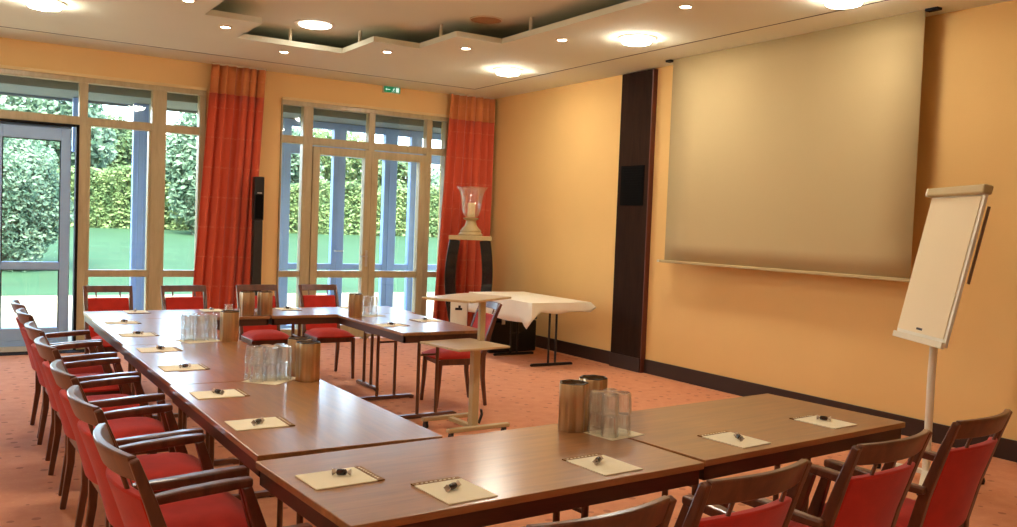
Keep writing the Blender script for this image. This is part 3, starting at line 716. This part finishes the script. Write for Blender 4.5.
for j in range(4):
    for i in range(nn): b.f.append((j*nn+i,j*nn+(i+1)%nn,(j+1)*nn+(i+1)%nn,(j+1)*nn+i))
def mv(i,dx,dy,dz): 
    v=b.v[i]; b.v[i]=(v[0]+dx,v[1]+dy,v[2]+dz)
for j,k_ in((2,.3),(3,.7),(4,1)):
    for i,w_ in((0,1),(1,.6),(2,.25),(nn-1,.7),(nn-2,.4)): mv(j*nn+i,-.03*w_*k_,-.03*w_*k_,-.10*w_*k_)
    for i,w_ in((19,.5),(20,1),(21,.6)): mv(j*nn+i,.03*w_*k_,-.05*w_*k_,.0)
tc_=obj('tablecloth',b,'cloth',smooth=60,solid=.0015)
tc_.location=(6.0,8.95,0); tc_.rotation_euler=(0,0,math.radians(-2)); tag(tc_,'cream white cloth draped over the side table at the right wall','tablecloth')
# black case beneath, white box
t=thing('equipment_case','long black equipment case standing under the clothed side table','case',(6.12,9.62,0),math.radians(3))
obj('body',B().box(-.36,.36,-.2,.2,.0,.40),'black',t,bevel=.02)
obj('lid',B().box(-.365,.365,-.205,.205,.405,.455),'black',t,bevel=.015)
obj('latch',B().box(-.2,-.15,-.212,-.205,.36,.43).box(.15,.2,-.212,-.205,.36,.43),'silver',t)
obj('handle',B().tube([(-.07,-.2,.25),(-.07,-.235,.25),(.07,-.235,.25),(.07,-.2,.25)],.008,8),'blacktube',t,smooth=True)
t=thing('white_box','small white box with a black clip between the black pedestal and the red chair','box',(5.62,9.95,0),math.radians(-30))
obj('body',B().box(-.11,.11,-.09,.09,.30,.62),'white',t,bevel=.008)
obj('stand',B().box(-.02,.02,-.02,.02,.02,.30).box(-.12,.12,-.12,.12,0,.02),'blacktube',t,bevel=.003)
obj('clip',B().box(-.05,.04,-.1,-.09,.50,.53).box(-.01,.02,-.105,-.09,.53,.56),'black',t)
# ------------------------------------------------------------------ pedestal with hurricane lantern
t=thing('pedestal','tall barrel shaped black lacquer pedestal in the far right corner','pedestal',(5.98,10.35,0),math.radians(-32))
for s_ in(-1,1):
    pth=[];sec=[]
    for j in range(15):
        u=j/14; z=.03+u*1.36
        x=.20+.055*math.sin(PI*min(1,max(0,(u-.18)/.82)))-.05*(1-u)**2
        pth.append((s_*x,0,z)); sec.append((.26,.145))
    obj('curved_side',B().sweep(pth,sec,(1,0,0)),'blackgloss',t,bevel=.008,smooth=30)
obj('top_plate',B().box(-.285,.285,-.15,.15,1.39,1.445),'goldcer',t,bevel=.006)
obj('base_plate',B().box(-.27,.27,-.16,.16,0,.03),'blackgloss',t,bevel=.006)
t=thing('hurricane_lantern','glass hurricane lantern with an ivory candle on the black pedestal','lantern',(5.98,10.35,1.445))
t.scale=(1.12,1.12,1.12)
obj('lantern_foot',B().lathe([(.14,0),(.145,.02),(.125,.045),(.13,.06),(.105,.085),(.075,.12),(.06,.165),(.062,.185),(.09,.20),(.095,.215),(.05,.22)],28),'goldcer',t,smooth=50)
obj('glass_shade',B().lathe([(.055,.221),(.09,.24),(.112,.30),(.122,.38),(.13,.46),(.155,.535),(.192,.585),(.188,.585),(.151,.535),(.126,.46),(.118,.38),(.108,.30),(.086,.244),(.05,.226)],32,close=False),'hurricane',t,smooth=60)
obj('candle',B().lathe([(.045,.226),(.046,.39),(.04,.396),(.01,.39)],24),'wax',t,smooth=40)
obj('wick',B().tube([(0,0,.39),(.003,0,.41)],.002,6),'black',t)
# ------------------------------------------------------------------ column loudspeaker
t=thing('column_loudspeaker','slim black column loudspeaker standing before the left curtain','loudspeaker',(3.235,10.80,0))
obj('base_plate',B().lathe([(.16,0),(.16,.012),(.15,.018),(.001,.018)],28),'black',t,smooth=40)
obj('lower_column',B().box(-.055,.055,-.05,.05,.018,1.55),mat('charcoal metal',lin(44,42,38),.5,.4),t,bevel=.01)
obj('speaker_body',B().box(-.06,.06,-.06,.055,1.55,2.08),'black',t,bevel=.012)
obj('badge',B().box(-.025,.03,-.0625,-.06,1.875,1.89),'silver',t)
obj('grille',B().box(-.048,.048,-.063,-.0602,1.57,1.86),'grille',t)
# ------------------------------------------------------------------ flip chart
th=-2.125; lean=.207; L=1.015; bw_=.68
fc=thing('flip_chart','cream flip chart on a column stand at the right, beside the screen','flip chart',(5.45,3.47,0),th)
R=Matrix.Translation((0,0,.943))@Matrix.Rotation(-lean,4,'X')
def fb(name,x0,x1,y0,y1,z0,z1,m_,bev=.004): return obj(name,B().box(x0,x1,y0,y1,z0,z1,R),m_,fc,bevel=bev)
# local x along width, facing local -y
fb('board',-bw_/2,bw_/2,.0,.02,0,L,'white')
fb('paper_block',-bw_/2+.012,bw_/2-.03,-.006,-.0005,.05,L-.04,'flip',.001)
fb('pen_tray',-bw_/2,bw_/2,-.022,.0,-.012,.03,'trimw')
fb('clamp_bar',-bw_/2-.02,bw_/2+.02,-.035,.03,L-.03,L+.03,'goldcer',.012)
fb('clamp_cap',-bw_/2-.045,-bw_/2-.02,-.035,.03,L-.03,L+.03,'white',.01)
fb('tray_marking',-.06,.02,-.0065,-.006,.07,.085,'blacktube',.0005)
o=obj('side_arm',B().box(bw_/2-.0,bw_/2+.012,.03,.045,.42,L-.1,R),'tube',fc)
obj('column',B().tube([(0,.10,.05),(0,.10,.75),(0,.12,1.35)],.025,14),'white',fc,smooth=True)
obj('mount',B().box(-.04,.04,.02,.11,.98,1.06),'white',fc,bevel=.004)
fbm=B()
for q in(90,210,330):
    a=math.radians(q); fbm.sweep([(0,.10,.07),(.38*math.cos(a),.10+.38*math.sin(a),.055)],[(.05,.03),(.03,.02)])
obj('base_leg',fbm,'white',fc,bevel=.004)
for q in(90,210,330):
    a=math.radians(q); x,y=.37*math.cos(a),.10+.37*math.sin(a)
    obj('castor',B().lathe([(.012,.05),(.024,.045),(.028,.025),(.024,.004),(.01,0)],14,c=(x,y,0)),'black',fc,smooth=40)
# ------------------------------------------------------------------ light
w=bpy.data.worlds.new('sky'); S.world=w; w.use_nodes=True; nt=w.node_tree; nt.nodes.clear()
o=nt.nodes.new('ShaderNodeOutputWorld'); bg=nt.nodes.new('ShaderNodeBackground'); sk=nt.nodes.new('ShaderNodeTexSky')
sk.sky_type='NISHITA'; sk.sun_disc=False; sk.sun_elevation=math.radians(52); sk.sun_rotation=math.radians(200); sk.air_density=1; sk.dust_density=3.5; sk.ozone_density=1
nt.links.new(sk.outputs[0],bg.inputs[0]); bg.inputs[1].default_value=2.8; nt.links.new(bg.outputs[0],o.inputs[0])
sd=bpy.data.lights.new('sun','SUN'); sd.energy=3.0; sd.angle=math.radians(.6); sd.color=(1,.95,.85)
so=bpy.data.objects.new('sun',sd); COL.objects.link(so)
so.rotation_euler=Vector((.55,.55,-1.05)).to_track_quat('-Z','Y').to_euler()
